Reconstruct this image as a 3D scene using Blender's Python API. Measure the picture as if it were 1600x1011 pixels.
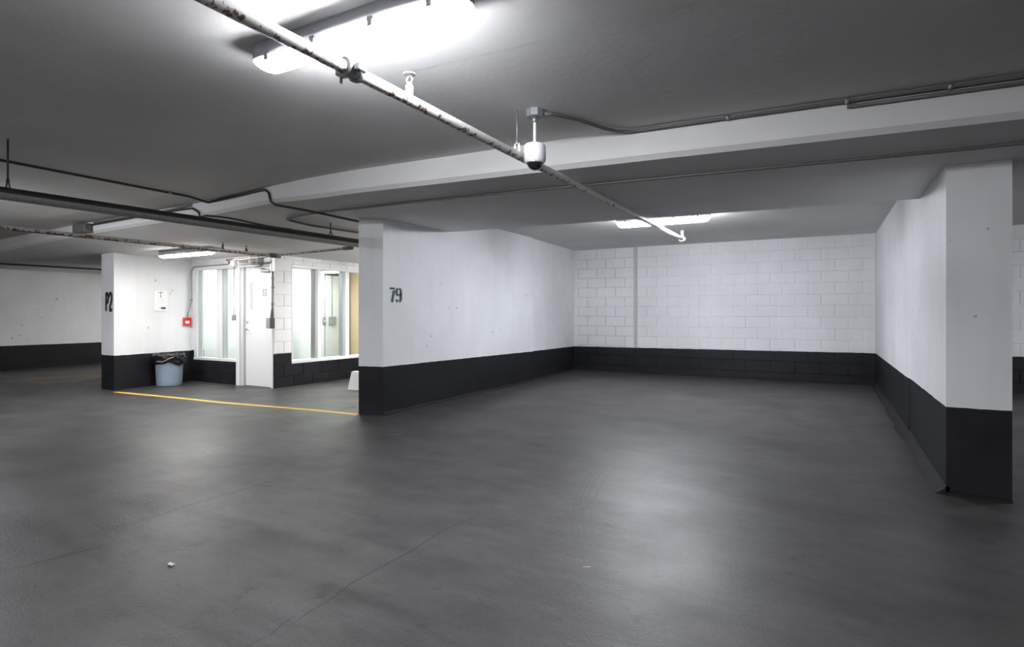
import bpy, math, random
from mathutils import Vector, Matrix
random.seed(7)
for o in list(bpy.data.objects): bpy.data.objects.remove(o)
scene = bpy.context.scene
COL = scene.collection

# ------------------------------------------------------------------ camera
F, CX, HY, H = 889.0, 800.0, 490.0, 1.2          # focal length and horizon in pixels of the 1600x1011 frame, lens height
TH = math.atan((1295 - CX) / F)                  # the parking bay runs this far to the right of the optical axis
cam_data = bpy.data.cameras.new('camera'); cam = bpy.data.objects.new('camera', cam_data); COL.objects.link(cam)
cam_data.sensor_width = 36; cam_data.sensor_fit = 'HORIZONTAL'; cam_data.lens = 36 * F / 1600
cam_data.shift_y = -(505.5 - HY) / 1600
cam_data.clip_start = 0.05; cam_data.clip_end = 200
cam.location = (0, 0, H); cam.rotation_euler = (math.pi / 2, 0, TH)
scene.camera = cam

# ------------------------------------------------------------------ light and exposure
world = bpy.data.worlds.new('world'); scene.world = world; world.use_nodes = True
world.node_tree.nodes['Background'].inputs[0].default_value = (0.8, 0.85, 1, 1)
world.node_tree.nodes['Background'].inputs[1].default_value = 0.0
vs = scene.view_settings
vs.view_transform = 'Standard'; vs.look = 'None'; vs.gamma = 1; vs.use_curve_mapping = False
vs.exposure = 0.38
LAMP = 105.0            # radiance of the fluorescent diffusers

# ------------------------------------------------------------------ pixel -> place
FW = Vector((-math.sin(TH), math.cos(TH), 0)); RT = Vector((math.cos(TH), math.sin(TH), 0)); CAMP = Vector((0, 0, H))
def ray(x, y): return FW + RT * ((x - CX) / F) + Vector((0, 0, (HY - y) / F))
def onz(x, y, z):
    r = ray(x, y); return CAMP + r * ((z - H) / r.z)
def onX(x, y, X):
    r = ray(x, y); return CAMP + r * (X / r.x)
def onY(x, y, Y):
    r = ray(x, y); return CAMP + r * (Y / r.y)
def sm(t):
    t = max(0.0, min(1.0, t)); return t * t * (3 - 2 * t)
def fz(X, Y):        # the floor falls slightly towards the right-hand column and the lobby
    return -0.10 * sm((X + 4.6) / 5.6) * sm((11.3 - Y) / 6.6) - 0.055 * sm((-5.2 - X) / 3)
ZC = 2.55            # slab underside
def zs(X, Y):        # underside of the dropped beam
    t = max(0, min(1, (X + 4.6) / 5.3)); u = sm((Y - 4.2) / 0.9)
    z = (2.345 * (1 - u) + 2.325 * u) * (1 - t) + (2.305 * (1 - u) + 2.262 * u) * t
    z += 0.04 * sm((-4.3 - X) / 1.2)
    s = sm((-4.9 - X) / 2.6) * sm((Y - 4.25) / 0.8)
    return z * (1 - s) + 2.19 * s
def onF(x, y, up=0.0):
    z = 0
    for _ in range(12):
        p = onz(x, y, z); z = fz(p.x, p.y) + up
    return onz(x, y, z)
def onS(x, y, drop=0.0):
    z = 2.28
    for _ in range(12):
        p = onz(x, y, z); z = zs(p.x, p.y) - drop
    return onz(x, y, z)

# ------------------------------------------------------------------ mesh helpers
class MB:
    def __init__(s): s.v = []; s.f = []; s.sm = []
    def add(s, vs_, fs, smooth=False):
        b = len(s.v); s.v += [tuple(v) for v in vs_]
        s.f += [tuple(b + i for i in f) for f in fs]; s.sm += [smooth] * len(fs)
        return s
    def box(s, a, b, bev=0.0):
        x0, y0, z0 = [min(a[i], b[i]) for i in range(3)]; x1, y1, z1 = [max(a[i], b[i]) for i in range(3)]
        if bev <= 0:
            v = [(x0,y0,z0),(x1,y0,z0),(x1,y1,z0),(x0,y1,z0),(x0,y0,z1),(x1,y0,z1),(x1,y1,z1),(x0,y1,z1)]
            return s.add(v, [(0,3,2,1),(4,5,6,7),(0,1,5,4),(1,2,6,5),(2,3,7,6),(3,0,4,7)])
        c = bev; rings = []
        def oct_(z, i):
            return [(x0+c+i,y0+i,z),(x1-c-i,y0+i,z),(x1-i,y0+c+i,z),(x1-i,y1-c-i,z),(x1-c-i,y1-i,z),(x0+c+i,y1-i,z),(x0+i,y1-c-i,z),(x0+i,y0+c+i,z)]
        for z, i in ((z0, c), (z0 + c, 0), (z1 - c, 0), (z1, c)): rings += oct_(z, i)
        fs = [tuple(range(7, -1, -1)), tuple(range(24, 32))]
        for r in range(3):
            for k in range(8): fs.append((r*8+k, r*8+(k+1)%8, (r+1)*8+(k+1)%8, (r+1)*8+k))
        return s.add(rings, fs)
    def prism(s, poly, z0, z1):              # plan polygon, counter-clockwise
        n = len(poly); v = [(p[0], p[1], z0) for p in poly] + [(p[0], p[1], z1) for p in poly]
        fs = [tuple(range(n - 1, -1, -1)), tuple(range(n, 2 * n))]
        fs += [(i, (i+1) % n, n + (i+1) % n, n + i) for i in range(n)]
        return s.add(v, fs)
    def sweep(s, pts, prof, closed_prof=True, caps=True, smooth=False, up=Vector((0,0,1))):
        pts = [Vector(p) for p in pts]; n = len(prof); v = []
        prev = None
        for i, p in enumerate(pts):
            t = (pts[min(i+1, len(pts)-1)] - pts[max(i-1, 0)])
            if t.length < 1e-9: t = Vector((1,0,0))
            t.normalize()
            if prev is None:
                a = up if abs(t.dot(up)) < 0.98 else Vector((1, 0, 0))
                side = t.cross(a).normalized()
            else:
                side = (prev - t * prev.dot(t)).normalized()
            prev = side; u2 = side.cross(t).normalized()
            for (a_, b_) in prof: v.append(p + side * a_ + u2 * b_)
        fs = []
        m = n if closed_prof else n - 1
        for i in range(len(pts) - 1):
            for k in range(m): fs.append((i*n+k, i*n+(k+1)%n, (i+1)*n+(k+1)%n, (i+1)*n+k))
        s.add(v, fs, smooth)
        if caps and closed_prof:
            b = len(s.v) - len(v)
            s.f += [tuple(b + k for k in range(n-1, -1, -1)), tuple(b + (len(pts)-1)*n + k for k in range(n))]; s.sm += [False, False]
        return s
    def tube(s, pts, r, n=10):
        return s.sweep(pts, [(r*math.cos(2*math.pi*k/n), r*math.sin(2*math.pi*k/n)) for k in range(n)], smooth=True)
    def lathe(s, prof, c, n=24, wob=None, smooth=True):
        v = []; m = len(prof)
        for i, (r, z) in enumerate(prof):
            for k in range(n):
                a = 2*math.pi*k/n; rr, dz = (r, 0) if wob is None else wob(i, a, r)
                v.append((c[0] + rr*math.cos(a), c[1] + rr*math.sin(a), c[2] + z + dz))
        fs = [(i*n+k, i*n+(k+1)%n, (i+1)*n+(k+1)%n, (i+1)*n+k) for i in range(m-1) for k in range(n)]
        s.add(v, fs, smooth)
        b = len(s.v) - len(v)
        s.f += [tuple(b+k for k in range(n-1,-1,-1)), tuple(b+(m-1)*n+k for k in range(n))]; s.sm += [False, False]
        return s
    def build(s, name, mat, parent=None, base=None):
        me = bpy.data.meshes.new(name)
        b = Vector(base) if base is not None else Vector((0, 0, 0))
        off = Vector((0,0,0)) if parent is None else woff(parent)
        if parent is None and base is None:
            xs = [v[0] for v in s.v]; ys = [v[1] for v in s.v]; zs_ = [v[2] for v in s.v]
            b = Vector(((min(xs)+max(xs))/2, (min(ys)+max(ys))/2, min(zs_)))
        if parent is not None: b = off
        me.from_pydata([(v[0]-b.x, v[1]-b.y, v[2]-b.z) for v in s.v], [], s.f)
        me.polygons.foreach_set('use_smooth', s.sm); me.materials.append(mat); me.update()
        o = bpy.data.objects.new(name, me); COL.objects.link(o)
        if parent is not None: o.parent = parent
        else:
            o.location = b; o.matrix_world = Matrix.Translation(b)
        return o
def woff(o):                                 # where an unrotated object's origin sits in the world
    p = Vector((0, 0, 0))
    while o is not None: p = p + o.location; o = o.parent
    return p
def tag(o, label=None, cat=None, group=None, kind=None):
    if label: o['label'] = label
    if cat: o['category'] = cat
    if group: o['group'] = group
    if kind: o['kind'] = kind
    return o
def thing(name, loc, label, cat, group=None):
    o = bpy.data.objects.new(name, None); COL.objects.link(o); o.empty_display_size = 0.1
    o.location = loc; o.matrix_world = Matrix.Translation(Vector(loc))
    return tag(o, label, cat, group)
def struct(name, mb, mat, label, cat):
    return tag(mb.build(name, mat), label, cat, kind='structure')
def sub(name, mb, mat, parent):             # a child of a mesh or Empty placed anywhere without rotation
    return mb.build(name, mat, parent)
def copy_tree(o, parent=None):
    c = o.copy(); COL.objects.link(c); c.parent = parent
    for ch in list(o.children): copy_tree(ch, c)
    return c

# ------------------------------------------------------------------ materials
def newmat(name):
    m = bpy.data.materials.new(name); m.use_nodes = True
    return m, m.node_tree, m.node_tree.nodes['Principled BSDF']
def plain(name, col, rough=0.5, metal=0.0, spec=0.5, var=0.0, scale=20, bump=0.0):
    m, t, p = newmat(name); n = t.nodes; L = t.links
    p.inputs['Base Color'].default_value = (*col, 1); p.inputs['Roughness'].default_value = rough
    p.inputs['Metallic'].default_value = metal; p.inputs['Specular IOR Level'].default_value = spec
    if var or bump:
        tc = n.new('ShaderNodeNewGeometry'); nz = n.new('ShaderNodeTexNoise'); nz.inputs['Scale'].default_value = scale; nz.inputs['Detail'].default_value = 6
        L.new(tc.outputs['Position'], nz.inputs['Vector'])
        if var:
            mx = n.new('ShaderNodeMixRGB'); mx.blend_type = 'MIX'
            mx.inputs[1].default_value = (*[c*(1-var) for c in col], 1); mx.inputs[2].default_value = (*[min(1, c*(1+var)) for c in col], 1)
            L.new(nz.outputs['Fac'], mx.inputs[0]); L.new(mx.outputs[0], p.inputs['Base Color'])
        if bump:
            b = n.new('ShaderNodeBump'); b.inputs['Strength'].default_value = bump; b.inputs['Distance'].default_value = 0.01
            L.new(nz.outputs['Fac'], b.inputs['Height']); L.new(b.outputs[0], p.inputs['Normal'])
    return m
def ramp(t, src, stops):
    r = t.nodes.new('ShaderNodeValToRGB'); e = r.color_ramp.elements
    e[0].position, e[0].color = stops[0][0], (*stops[0][1], 1); e[1].position, e[1].color = stops[-1][0], (*stops[-1][1], 1)
    for s_ in stops[1:-1]:
        k = e.new(s_[0]); k.color = (*s_[1], 1)
    t.links.new(src, r.inputs[0]); return r
def math_n(t, op, a, b=None, c=None):
    m = t.nodes.new('ShaderNodeMath'); m.operation = op
    for i, v in enumerate((a, b, c)):
        if v is None: continue
        if isinstance(v, (int, float)): m.inputs[i].default_value = v
        else: t.links.new(v, m.inputs[i])
    return m.outputs[0]
def painted_wall(name, zb, kx=0.0, ky=0.0, white=(0.79, 0.79, 0.805), pits=True, black=(0.0075, 0.0078, 0.0095)):
    """white paint above, black paint below the height zb + kx*X + ky*Y; pits, scuffs and stains"""
    m, t, p = newmat(name); n = t.nodes; L = t.links
    g = n.new('ShaderNodeNewGeometry'); sx = n.new('ShaderNodeSeparateXYZ'); L.new(g.outputs['Position'], sx.inputs[0])
    def noise(scale, detail=5, rough=0.55, vec=None):
        z = n.new('ShaderNodeTexNoise'); z.inputs['Scale'].default_value = scale; z.inputs['Detail'].default_value = detail; z.inputs['Roughness'].default_value = rough
        L.new(vec or g.outputs['Position'], z.inputs['Vector']); return z.outputs['Fac']
    big = noise(0.9, 6); fine = noise(34, 4)
    st = ramp(t, big, [(0.3, tuple(c*0.88 for c in white)), (0.62, white)])
    col = st.outputs[0]
    streakv = n.new('ShaderNodeMapping'); streakv.inputs['Scale'].default_value = (5, 5, 0.5); L.new(g.outputs['Position'], streakv.inputs[0])
    stk = ramp(t, noise(1.6, 6, 0.6, streakv.outputs[0]), [(0.32, (0.86, 0.86, 0.85)), (0.5, (1, 1, 1))])
    mx = n.new('ShaderNodeMixRGB'); mx.blend_type = 'MULTIPLY'; mx.inputs[0].default_value = 0.25; L.new(col, mx.inputs[1]); L.new(stk.outputs[0], mx.inputs[2]); col = mx.outputs[0]
    h = math_n(t, 'MULTIPLY', fine, 0.25)
    if pits:
        v = n.new('ShaderNodeTexVoronoi'); v.inputs['Scale'].default_value = 7.5; L.new(g.outputs['Position'], v.inputs['Vector'])
        sel = noise(1.3, 2)
        rad = math_n(t, 'MULTIPLY', math_n(t, 'SUBTRACT', sel, 0.43), 0.6)
        pit = math_n(t, 'LESS_THAN', v.outputs['Distance'], rad)
        mp = n.new('ShaderNodeMixRGB'); L.new(math_n(t, 'MULTIPLY', pit, 0.55), mp.inputs[0]); L.new(col, mp.inputs[1]); mp.inputs[2].default_value = (0.2, 0.19, 0.18, 1); col = mp.outputs[0]
        h = math_n(t, 'SUBTRACT', h, pit)
    # black band
    lim = math_n(t, 'ADD', math_n(t, 'MULTIPLY_ADD', sx.outputs[0], kx, zb), math_n(t, 'MULTIPLY', sx.outputs[1], ky))
    lim = math_n(t, 'ADD', lim, math_n(t, 'MULTIPLY', math_n(t, 'SUBTRACT', noise(9, 3), 0.5), 0.014))
    isb = math_n(t, 'LESS_THAN', sx.outputs[2], lim)
    bs = ramp(t, noise(2.2, 6, 0.65), [(0.35, black), (0.7, tuple(c*2.1 for c in black))])
    scv = ramp(t, noise(16, 8, 0.75), [(0.71, (0, 0, 0)), (0.76, (1, 1, 1))])
    mb_ = n.new('ShaderNodeMixRGB'); L.new(math_n(t, 'MULTIPLY', scv.outputs[0], 0.25), mb_.inputs[0]); L.new(bs.outputs[0], mb_.inputs[1]); mb_.inputs[2].default_value = (0.16, 0.16, 0.16, 1)
    f = n.new('ShaderNodeMixRGB'); L.new(isb, f.inputs[0]); L.new(col, f.inputs[1]); L.new(mb_.outputs[0], f.inputs[2]); L.new(f.outputs[0], p.inputs['Base Color'])
    L.new(math_n(t, 'MULTIPLY_ADD', isb, -0.12, 0.62), p.inputs['Roughness']); L.new(math_n(t, 'MULTIPLY_ADD', isb, -0.15, 0.4), p.inputs['Specular IOR Level'])
    b = n.new('ShaderNodeBump'); b.inputs['Strength'].default_value = 0.35; b.inputs['Distance'].default_value = 0.006
    L.new(h, b.inputs['Height']); L.new(b.outputs[0], p.inputs['Normal'])
    return m
def floor_mat():
    m, t, p = newmat('floor_paint'); n = t.nodes; L = t.links
    g = n.new('ShaderNodeNewGeometry')
    def noise(scale, detail=6, rough=0.6, sc=None):
        z = n.new('ShaderNodeTexNoise'); z.inputs['Scale'].default_value = scale; z.inputs['Detail'].default_value = detail; z.inputs['Roughness'].default_value = rough
        if sc:
            mp = n.new('ShaderNodeMapping'); mp.inputs['Scale'].default_value = sc; L.new(g.outputs['Position'], mp.inputs[0]); L.new(mp.outputs[0], z.inputs['Vector'])
        else: L.new(g.outputs['Position'], z.inputs['Vector'])
        return z.outputs['Fac']
    base = ramp(t, noise(0.7), [(0.3, (0.039, 0.0368, 0.037)), (0.7, (0.062, 0.0585, 0.059))])
    wear = ramp(t, noise(2.6, 8, 0.7, (0.35, 1.5, 1)), [(0.33, (0.62, 0.62, 0.62)), (0.52, (1, 1, 1)), (0.7, (1.3, 1.29, 1.28))])
    spots = ramp(t, noise(7, 6, 0.72), [(0.33, (0.5, 0.5, 0.5)), (0.40, (1, 1, 1))])
    grit = ramp(t, noise(120, 3, 0.6), [(0.3, (0.66, 0.66, 0.66)), (0.72, (1.3, 1.3, 1.3))])
    col = base.outputs[0]
    patch = ramp(t, noise(3.4, 9, 0.75, (0.6, 1.2, 1)), [(0.36, (0.74, 0.74, 0.74)), (0.5, (1, 1, 1)), (0.68, (1.25, 1.24, 1.22))])
    for s_ in (wear, patch, spots, grit):
        x = n.new('ShaderNodeMixRGB'); x.blend_type = 'MULTIPLY'; x.inputs[0].default_value = 0.8; L.new(col, x.inputs[1]); L.new(s_.outputs[0], x.inputs[2]); col = x.outputs[0]
    L.new(col, p.inputs['Base Color'])
    rr = ramp(t, noise(1.1, 7, 0.65), [(0.3, (0.36,)*3), (0.7, (0.52,)*3)])
    L.new(rr.outputs[0], p.inputs['Roughness']); p.inputs['Specular IOR Level'].default_value = 0.31
    b = n.new('ShaderNodeBump'); b.inputs['Strength'].default_value = 0.4; b.inputs['Distance'].default_value = 0.004
    L.new(math_n(t, 'ADD', noise(90, 3), math_n(t, 'MULTIPLY', noise(6, 6), 1.5)), b.inputs['Height']); L.new(b.outputs[0], p.inputs['Normal'])
    return m
def concrete(name, lo, hi, pits=0.4):
    m, t, p = newmat(name); n = t.nodes; L = t.links
    g = n.new('ShaderNodeNewGeometry')
    z = n.new('ShaderNodeTexNoise'); z.inputs['Scale'].default_value = 0.8; z.inputs['Detail'].default_value = 8; z.inputs['Roughness'].default_value = 0.6; L.new(g.outputs['Position'], z.inputs['Vector'])
    c = ramp(t, z.outputs['Fac'], [(0.3, lo), (0.7, hi)])
    v = n.new('ShaderNodeTexVoronoi'); v.inputs['Scale'].default_value = 5; L.new(g.outputs['Position'], v.inputs['Vector'])
    z2 = n.new('ShaderNodeTexNoise'); z2.inputs['Scale'].default_value = 1.1; L.new(g.outputs['Position'], z2.inputs['Vector'])
    pit = math_n(t, 'LESS_THAN', v.outputs['Distance'], math_n(t, 'MULTIPLY', math_n(t, 'SUBTRACT', z2.outputs['Fac'], 0.5), 0.3))
    mx = n.new('ShaderNodeMixRGB'); L.new(math_n(t, 'MULTIPLY', pit, pits), mx.inputs[0]); L.new(c.outputs[0], mx.inputs[1]); mx.inputs[2].default_value = (0.12, 0.12, 0.12, 1)
    L.new(mx.outputs[0], p.inputs['Base Color']); p.inputs['Roughness'].default_value = 0.8
    f = n.new('ShaderNodeTexNoise'); f.inputs['Scale'].default_value = 25; f.inputs['Detail'].default_value = 5; L.new(g.outputs['Position'], f.inputs['Vector'])
    b = n.new('ShaderNodeBump'); b.inputs['Strength'].default_value = 0.2; b.inputs['Distance'].default_value = 0.008
    L.new(math_n(t, 'SUBTRACT', f.outputs['Fac'], pit), b.inputs['Height']); L.new(b.outputs[0], p.inputs['Normal'])
    return m
def emis(name, col, strength):
    m, t, p = newmat(name)
    p.inputs['Base Color'].default_value = (0.9, 0.9, 0.9, 1); p.inputs['Emission Color'].default_value = (*col, 1); p.inputs['Emission Strength'].default_value = strength
    return m
def glass_mat():
    m, t, p = newmat('window_glass'); n = t.nodes; L = t.links
    tr = n.new('ShaderNodeBsdfTransparent'); tr.inputs[0].default_value = (0.93, 0.96, 0.95, 1)
    gl = n.new('ShaderNodeBsdfGlossy'); gl.inputs['Roughness'].default_value = 0.02
    fr = n.new('ShaderNodeFresnel'); fr.inputs[0].default_value = 1.45
    mx = n.new('ShaderNodeMixShader'); g = n.new('ShaderNodeNewGeometry')
    L.new(math_n(t, 'MULTIPLY', fr.outputs[0], math_n(t, 'SUBTRACT', 1.0, g.outputs['Backfacing'])), mx.inputs[0]); L.new(tr.outputs[0], mx.inputs[1]); L.new(gl.outputs[0], mx.inputs[2])
    L.new(mx.outputs[0], n['Material Output'].inputs['Surface']); return m
def two_tone(name, lo, hi, cut=-0.05, rough=0.55):
    """pipe dark where it faces up, paler and mottled underneath"""
    m, t, p = newmat(name); n = t.nodes; L = t.links
    g = n.new('ShaderNodeNewGeometry'); sx = n.new('ShaderNodeSeparateXYZ'); L.new(g.outputs['Normal'], sx.inputs[0])
    z = n.new('ShaderNodeTexNoise'); z.inputs['Scale'].default_value = 30; z.inputs['Detail'].default_value = 6; L.new(g.outputs['Position'], z.inputs['Vector'])
    k = math_n(t, 'LESS_THAN', math_n(t, 'ADD', sx.outputs[2], math_n(t, 'MULTIPLY', math_n(t, 'SUBTRACT', z.outputs['Fac'], 0.5), 0.12)), cut)
    c = ramp(t, z.outputs['Fac'], [(0.3, tuple(v*0.7 for v in lo)), (0.5, lo)])
    mx = n.new('ShaderNodeMixRGB'); L.new(k, mx.inputs[0]); mx.inputs[1].default_value = (*hi, 1); L.new(c.outputs[0], mx.inputs[2])
    L.new(mx.outputs[0], p.inputs['Base Color']); p.inputs['Roughness'].default_value = rough
    return m
def rusty(name, paint, rust=(0.16, 0.09, 0.06), cut=0.62):
    m, t, p = newmat(name); n = t.nodes; L = t.links
    g = n.new('ShaderNodeNewGeometry'); sx = n.new('ShaderNodeSeparateXYZ'); L.new(g.outputs['Normal'], sx.inputs[0])
    z = n.new('ShaderNodeTexNoise'); z.inputs['Scale'].default_value = 26; z.inputs['Detail'].default_value = 7; z.inputs['Roughness'].default_value = 0.7; L.new(g.outputs['Position'], z.inputs['Vector'])
    f = math_n(t, 'SUBTRACT', z.outputs['Fac'], math_n(t, 'MULTIPLY', sx.outputs[2], 0.12))
    c = ramp(t, f, [(cut, paint), (cut + 0.05, rust), (cut + 0.2, tuple(v*0.4 for v in rust))])
    L.new(c.outputs[0], p.inputs['Base Color']); p.inputs['Roughness'].default_value = 0.45
    return m

M = {}
M['floor'] = floor_mat()
M['ceiling'] = concrete('ceiling_concrete', (0.60, 0.594, 0.588), (0.70, 0.694, 0.688))
M['beam'] = concrete('beam_concrete', (0.64, 0.632, 0.628), (0.74, 0.732, 0.728))
M['wall_L'] = painted_wall('wall_paint_bay_left', 0.63, 0, -0.0115)
M['wall_R'] = painted_wall('wall_paint_bay_right', 0.53)
M['wall_P2'] = painted_wall('wall_paint_lobby', 0.512)
M['wall_out'] = painted_wall('wall_paint_outer', 0.48)
M['block'] = painted_wall('wall_paint_block', 0.53, 0.006, 0, pits=False)
M['joint'] = painted_wall('wall_paint_joint', 0.53, 0.006, 0, pits=False, white=(0.5, 0.5, 0.51))
M['mortar'] = painted_wall('wall_paint_mortar', 0.53, 0.006, 0, pits=False, white=(0.8, 0.8, 0.81))
M['cove'] = plain('cove_coating', (0.016, 0.0155, 0.0155), 0.7, spec=0.2, var=0.3, scale=8)
M['block_lobby'] = painted_wall('wall_paint_lobby_block', 0.52, 0, 0, pits=False, white=(0.78, 0.78, 0.79))
M['white'] = plain('white_enamel', (0.8, 0.8, 0.8), 0.4, var=0.03, scale=3)
M['frame'] = plain('frame_white', (0.70, 0.71, 0.72), 0.4)
M['frame_grey'] = plain('frame_grey', (0.36, 0.37, 0.38), 0.45)
M['door'] = plain('door_paint', (0.70, 0.70, 0.71), 0.4, var=0.03, scale=2)
M['lobby_wall'] = plain('lobby_wall', (0.8, 0.82, 0.81), 0.6, var=0.02, scale=2)
M['tan'] = plain('tan_wall', (0.62, 0.47, 0.30), 0.6, var=0.08, scale=3)
M['galv'] = plain('galvanised', (0.33, 0.34, 0.35), 0.4, 0.6, var=0.12, scale=30)
M['galv_dark'] = plain('conduit_grey', (0.13, 0.128, 0.125), 0.5, 0.2, var=0.2, scale=20)
M['iron'] = plain('black_iron', (0.03, 0.028, 0.027), 0.55, 0.0, var=0.3, scale=40)
M['chrome'] = plain('chrome', (0.6, 0.6, 0.6), 0.25, 0.9)
M['pipe_white'] = rusty('pipe_white_rust', (0.70, 0.68, 0.66))
M['pipe_brown'] = rusty('pipe_brown', (0.52, 0.48, 0.44), cut=0.52)
M['drain'] = two_tone('drain_pipe', (0.23, 0.225, 0.22), (0.018, 0.017, 0.017))
M['plastic_white'] = plain('plastic_white', (0.82, 0.82, 0.82), 0.35)
M['smoke'] = plain('smoked_dome', (0.012, 0.012, 0.014), 0.06)
M['blue_bin'] = plain('blue_grey_plastic', (0.235, 0.30, 0.36), 0.45, var=0.05, scale=6)
M['bag'] = plain('black_bag', (0.012, 0.012, 0.012), 0.25)
M['red'] = plain('red_enamel', (0.62, 0.035, 0.025), 0.35)
M['yellow'] = plain('yellow_road_paint', (0.72, 0.43, 0.05), 0.55, var=0.18, scale=25)
M['orange_worn'] = plain('worn_yellow_paint', (0.30, 0.185, 0.07), 0.6, var=0.45, scale=14)
M['stencil_green'] = plain('stencil_dark_green', (0.018, 0.05, 0.04), 0.6, var=0.3, scale=90)
M['stencil_black'] = plain('stencil_black', (0.02, 0.017, 0.017), 0.6, var=0.3, scale=90)
M['grey_print'] = plain('grey_print', (0.22, 0.22, 0.23), 0.6)
M['pale_print'] = plain('pale_print', (0.6, 0.6, 0.6), 0.6)
M['paper'] = plain('paper', (0.84, 0.84, 0.84), 0.6)
M['grey_box'] = plain('grey_steel_box', (0.06, 0.06, 0.06), 0.45, 0.3)
M['grey_face'] = plain('grey_grille', (0.27, 0.265, 0.26), 0.5)
M['crack'] = plain('floor_crack', (0.022, 0.021, 0.021), 0.7)
M['scuff'] = plain('tyre_mark', (0.03, 0.029, 0.029), 0.5, var=0.4, scale=12)
M['chip'] = plain('pale_chip', (0.42, 0.41, 0.40), 0.6)
M['seam_ceiling'] = plain('ceiling_seam', (0.62, 0.62, 0.62), 0.7)
M['housing'] = plain('lamp_housing', (0.30, 0.30, 0.32), 0.5)
M['kerb'] = plain('white_concrete', (0.72, 0.72, 0.71), 0.7, var=0.05, scale=8)
M['lens'] = emis('lamp_diffuser', (0.93, 0.955, 1.0), LAMP * 1.62)
M['lens_rear'] = emis('lamp_diffuser_rear', (0.93, 0.955, 1.0), LAMP * 2.2)  # for the added lamps behind the camera, boosted to brighten front faces
M['lens_bay'] = emis('lamp_diffuser_bay', (0.91, 0.945, 1.0), LAMP * 1.5)
M['lens_lobby'] = emis('lamp_diffuser_lobby', (0.98, 1.0, 0.97), LAMP * 0.5)
M['lens_warm'] = emis('lamp_diffuser_warm', (1.0, 0.975, 0.945), LAMP * 0.76)
M['lens_flank'] = emis('lamp_diffuser_flank', (1.0, 0.975, 0.945), LAMP * 1.7)
M['glass'] = glass_mat()

# ------------------------------------------------------------------ floor
X0, X1, Y0, Y1 = -16.0, 9.0, -8.0, 11.3
mb = MB(); nx, ny = 104, 82
gx = [X0 - 0.3 + (X1 - X0 + 0.6) * i / nx for i in range(nx + 1)]; gy = [Y0 - 0.3 + (Y1 - Y0 + 0.6) * j / ny for j in range(ny + 1)]
mb.add([(x, y, fz(x, y)) for y in gy for x in gx], [(j*(nx+1)+i, j*(nx+1)+i+1, (j+1)*(nx+1)+i+1, (j+1)*(nx+1)+i) for j in range(ny) for i in range(nx)], True)
floor = struct('floor', mb, M['floor'], 'dark grey painted concrete garage floor with glossy worn patches', 'floor')

def ribbon(pts, w, up=0.0015, zf=fz, seg=0.15, taper=False):
    out = []
    for a, b in zip(pts, pts[1:]):
        a, b = Vector(a), Vector(b); k = max(1, int((b - a).length / seg))
        out += [a.lerp(b, i / k) for i in range(k)]
    out.append(Vector(pts[-1])); v = []
    for i, p in enumerate(out):
        t = out[min(i+1, len(out)-1)] - out[max(i-1, 0)]; t.z = 0; t.normalize(); s_ = Vector((-t.y, t.x, 0))
        ww = w * (0.35 + 0.65 * math.sin(math.pi * min(1, max(0, i / (len(out)-1))))) if taper else w
        for q in (p + s_ * ww / 2, p - s_ * ww / 2): v.append((q.x, q.y, zf(q.x, q.y) + up))
    m = MB(); m.add(v, [(2*i, 2*i+1, 2*i+3, 2*i+2) for i in range(len(out)-1)]); return m

sub('parking_line', ribbon([onF(180, 612.5), onF(300, 624), onF(430, 636), onF(558, 648)], 0.085), M['yellow'], floor)
# worn accessible-bay marking beyond the lobby wall
a0, a1 = onF(34, 594), onF(76, 599)
cxm = (a0.x + a1.x) / 2; wdt = abs(a1.x - a0.x); y0m = (a0.y + a1.y) / 2; y1m = y0m + 1.9
rect = [(a1.x, y1m, 0), (a1.x, y0m, 0), (a0.x, y0m, 0), (a0.x, y1m, 0)]
mk = MB()
def join(mb_, other): mb_.add(other.v, other.f)
join(mk, ribbon(rect, 0.07)); cy_ = y0m + 0.75
join(mk, ribbon([(cxm + 0.25*math.cos(a), cy_ + 0.3*math.sin(a), 0) for a in [math.pi*(0.1 + 0.16*k) for k in range(10)]], 0.06, seg=0.5))
join(mk, ribbon([(cxm + 0.02, cy_ + 0.62, 0), (cxm + 0.02, cy_ + 0.1, 0), (cxm + 0.28, cy_ + 0.1, 0), (cxm + 0.36, cy_ - 0.28, 0)], 0.08, seg=0.5))
join(mk, ribbon([(cxm, cy_ + 0.72, 0), (cxm + 0.1, cy_ + 0.72, 0)], 0.1, seg=0.5))
sub('accessible_bay_marking', mk, M['orange_worn'], floor)
for px in ([(386, 1010), (408, 998), (424, 992), (434, 982), (440, 975), (452, 968), (463, 963)], [(456, 976), (470, 966), (480, 958), (520, 935), (548, 912), (600, 884), (645, 860), (690, 830), (752, 803)]):
    sub('crack', ribbon([onF(*p) for p in px], 0.007, 0.0012, taper=True), M['crack'], floor)
for px, w in (([(128, 840), (200, 820), (300, 788), (390, 762), (478, 737)], 0.02), ([(0, 895), (120, 862), (200, 846)], 0.02), ([(248, 682), (330, 666), (420, 655)], 0.02)):
    sub('scratch', ribbon([onF(*p) for p in px], w, 0.0011, taper=True), M['scuff'], floor)
for dx in (0, 8, 17, 30):
    sub('tyre_mark', ribbon([onF(x + dx, y) for x, y in [(934, 727), (912, 752), (898, 782), (893, 812), (897, 842), (910, 872), (930, 900)]], 0.012, 0.001, taper=True), M['scuff'], floor)
sub('tyre_mark', ribbon([onF(x, y) for x, y in [(905, 690), (980, 702), (1060, 716), (1150, 728), (1210, 738)]], 0.03, 0.001, taper=True), M['scuff'], floor)
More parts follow.
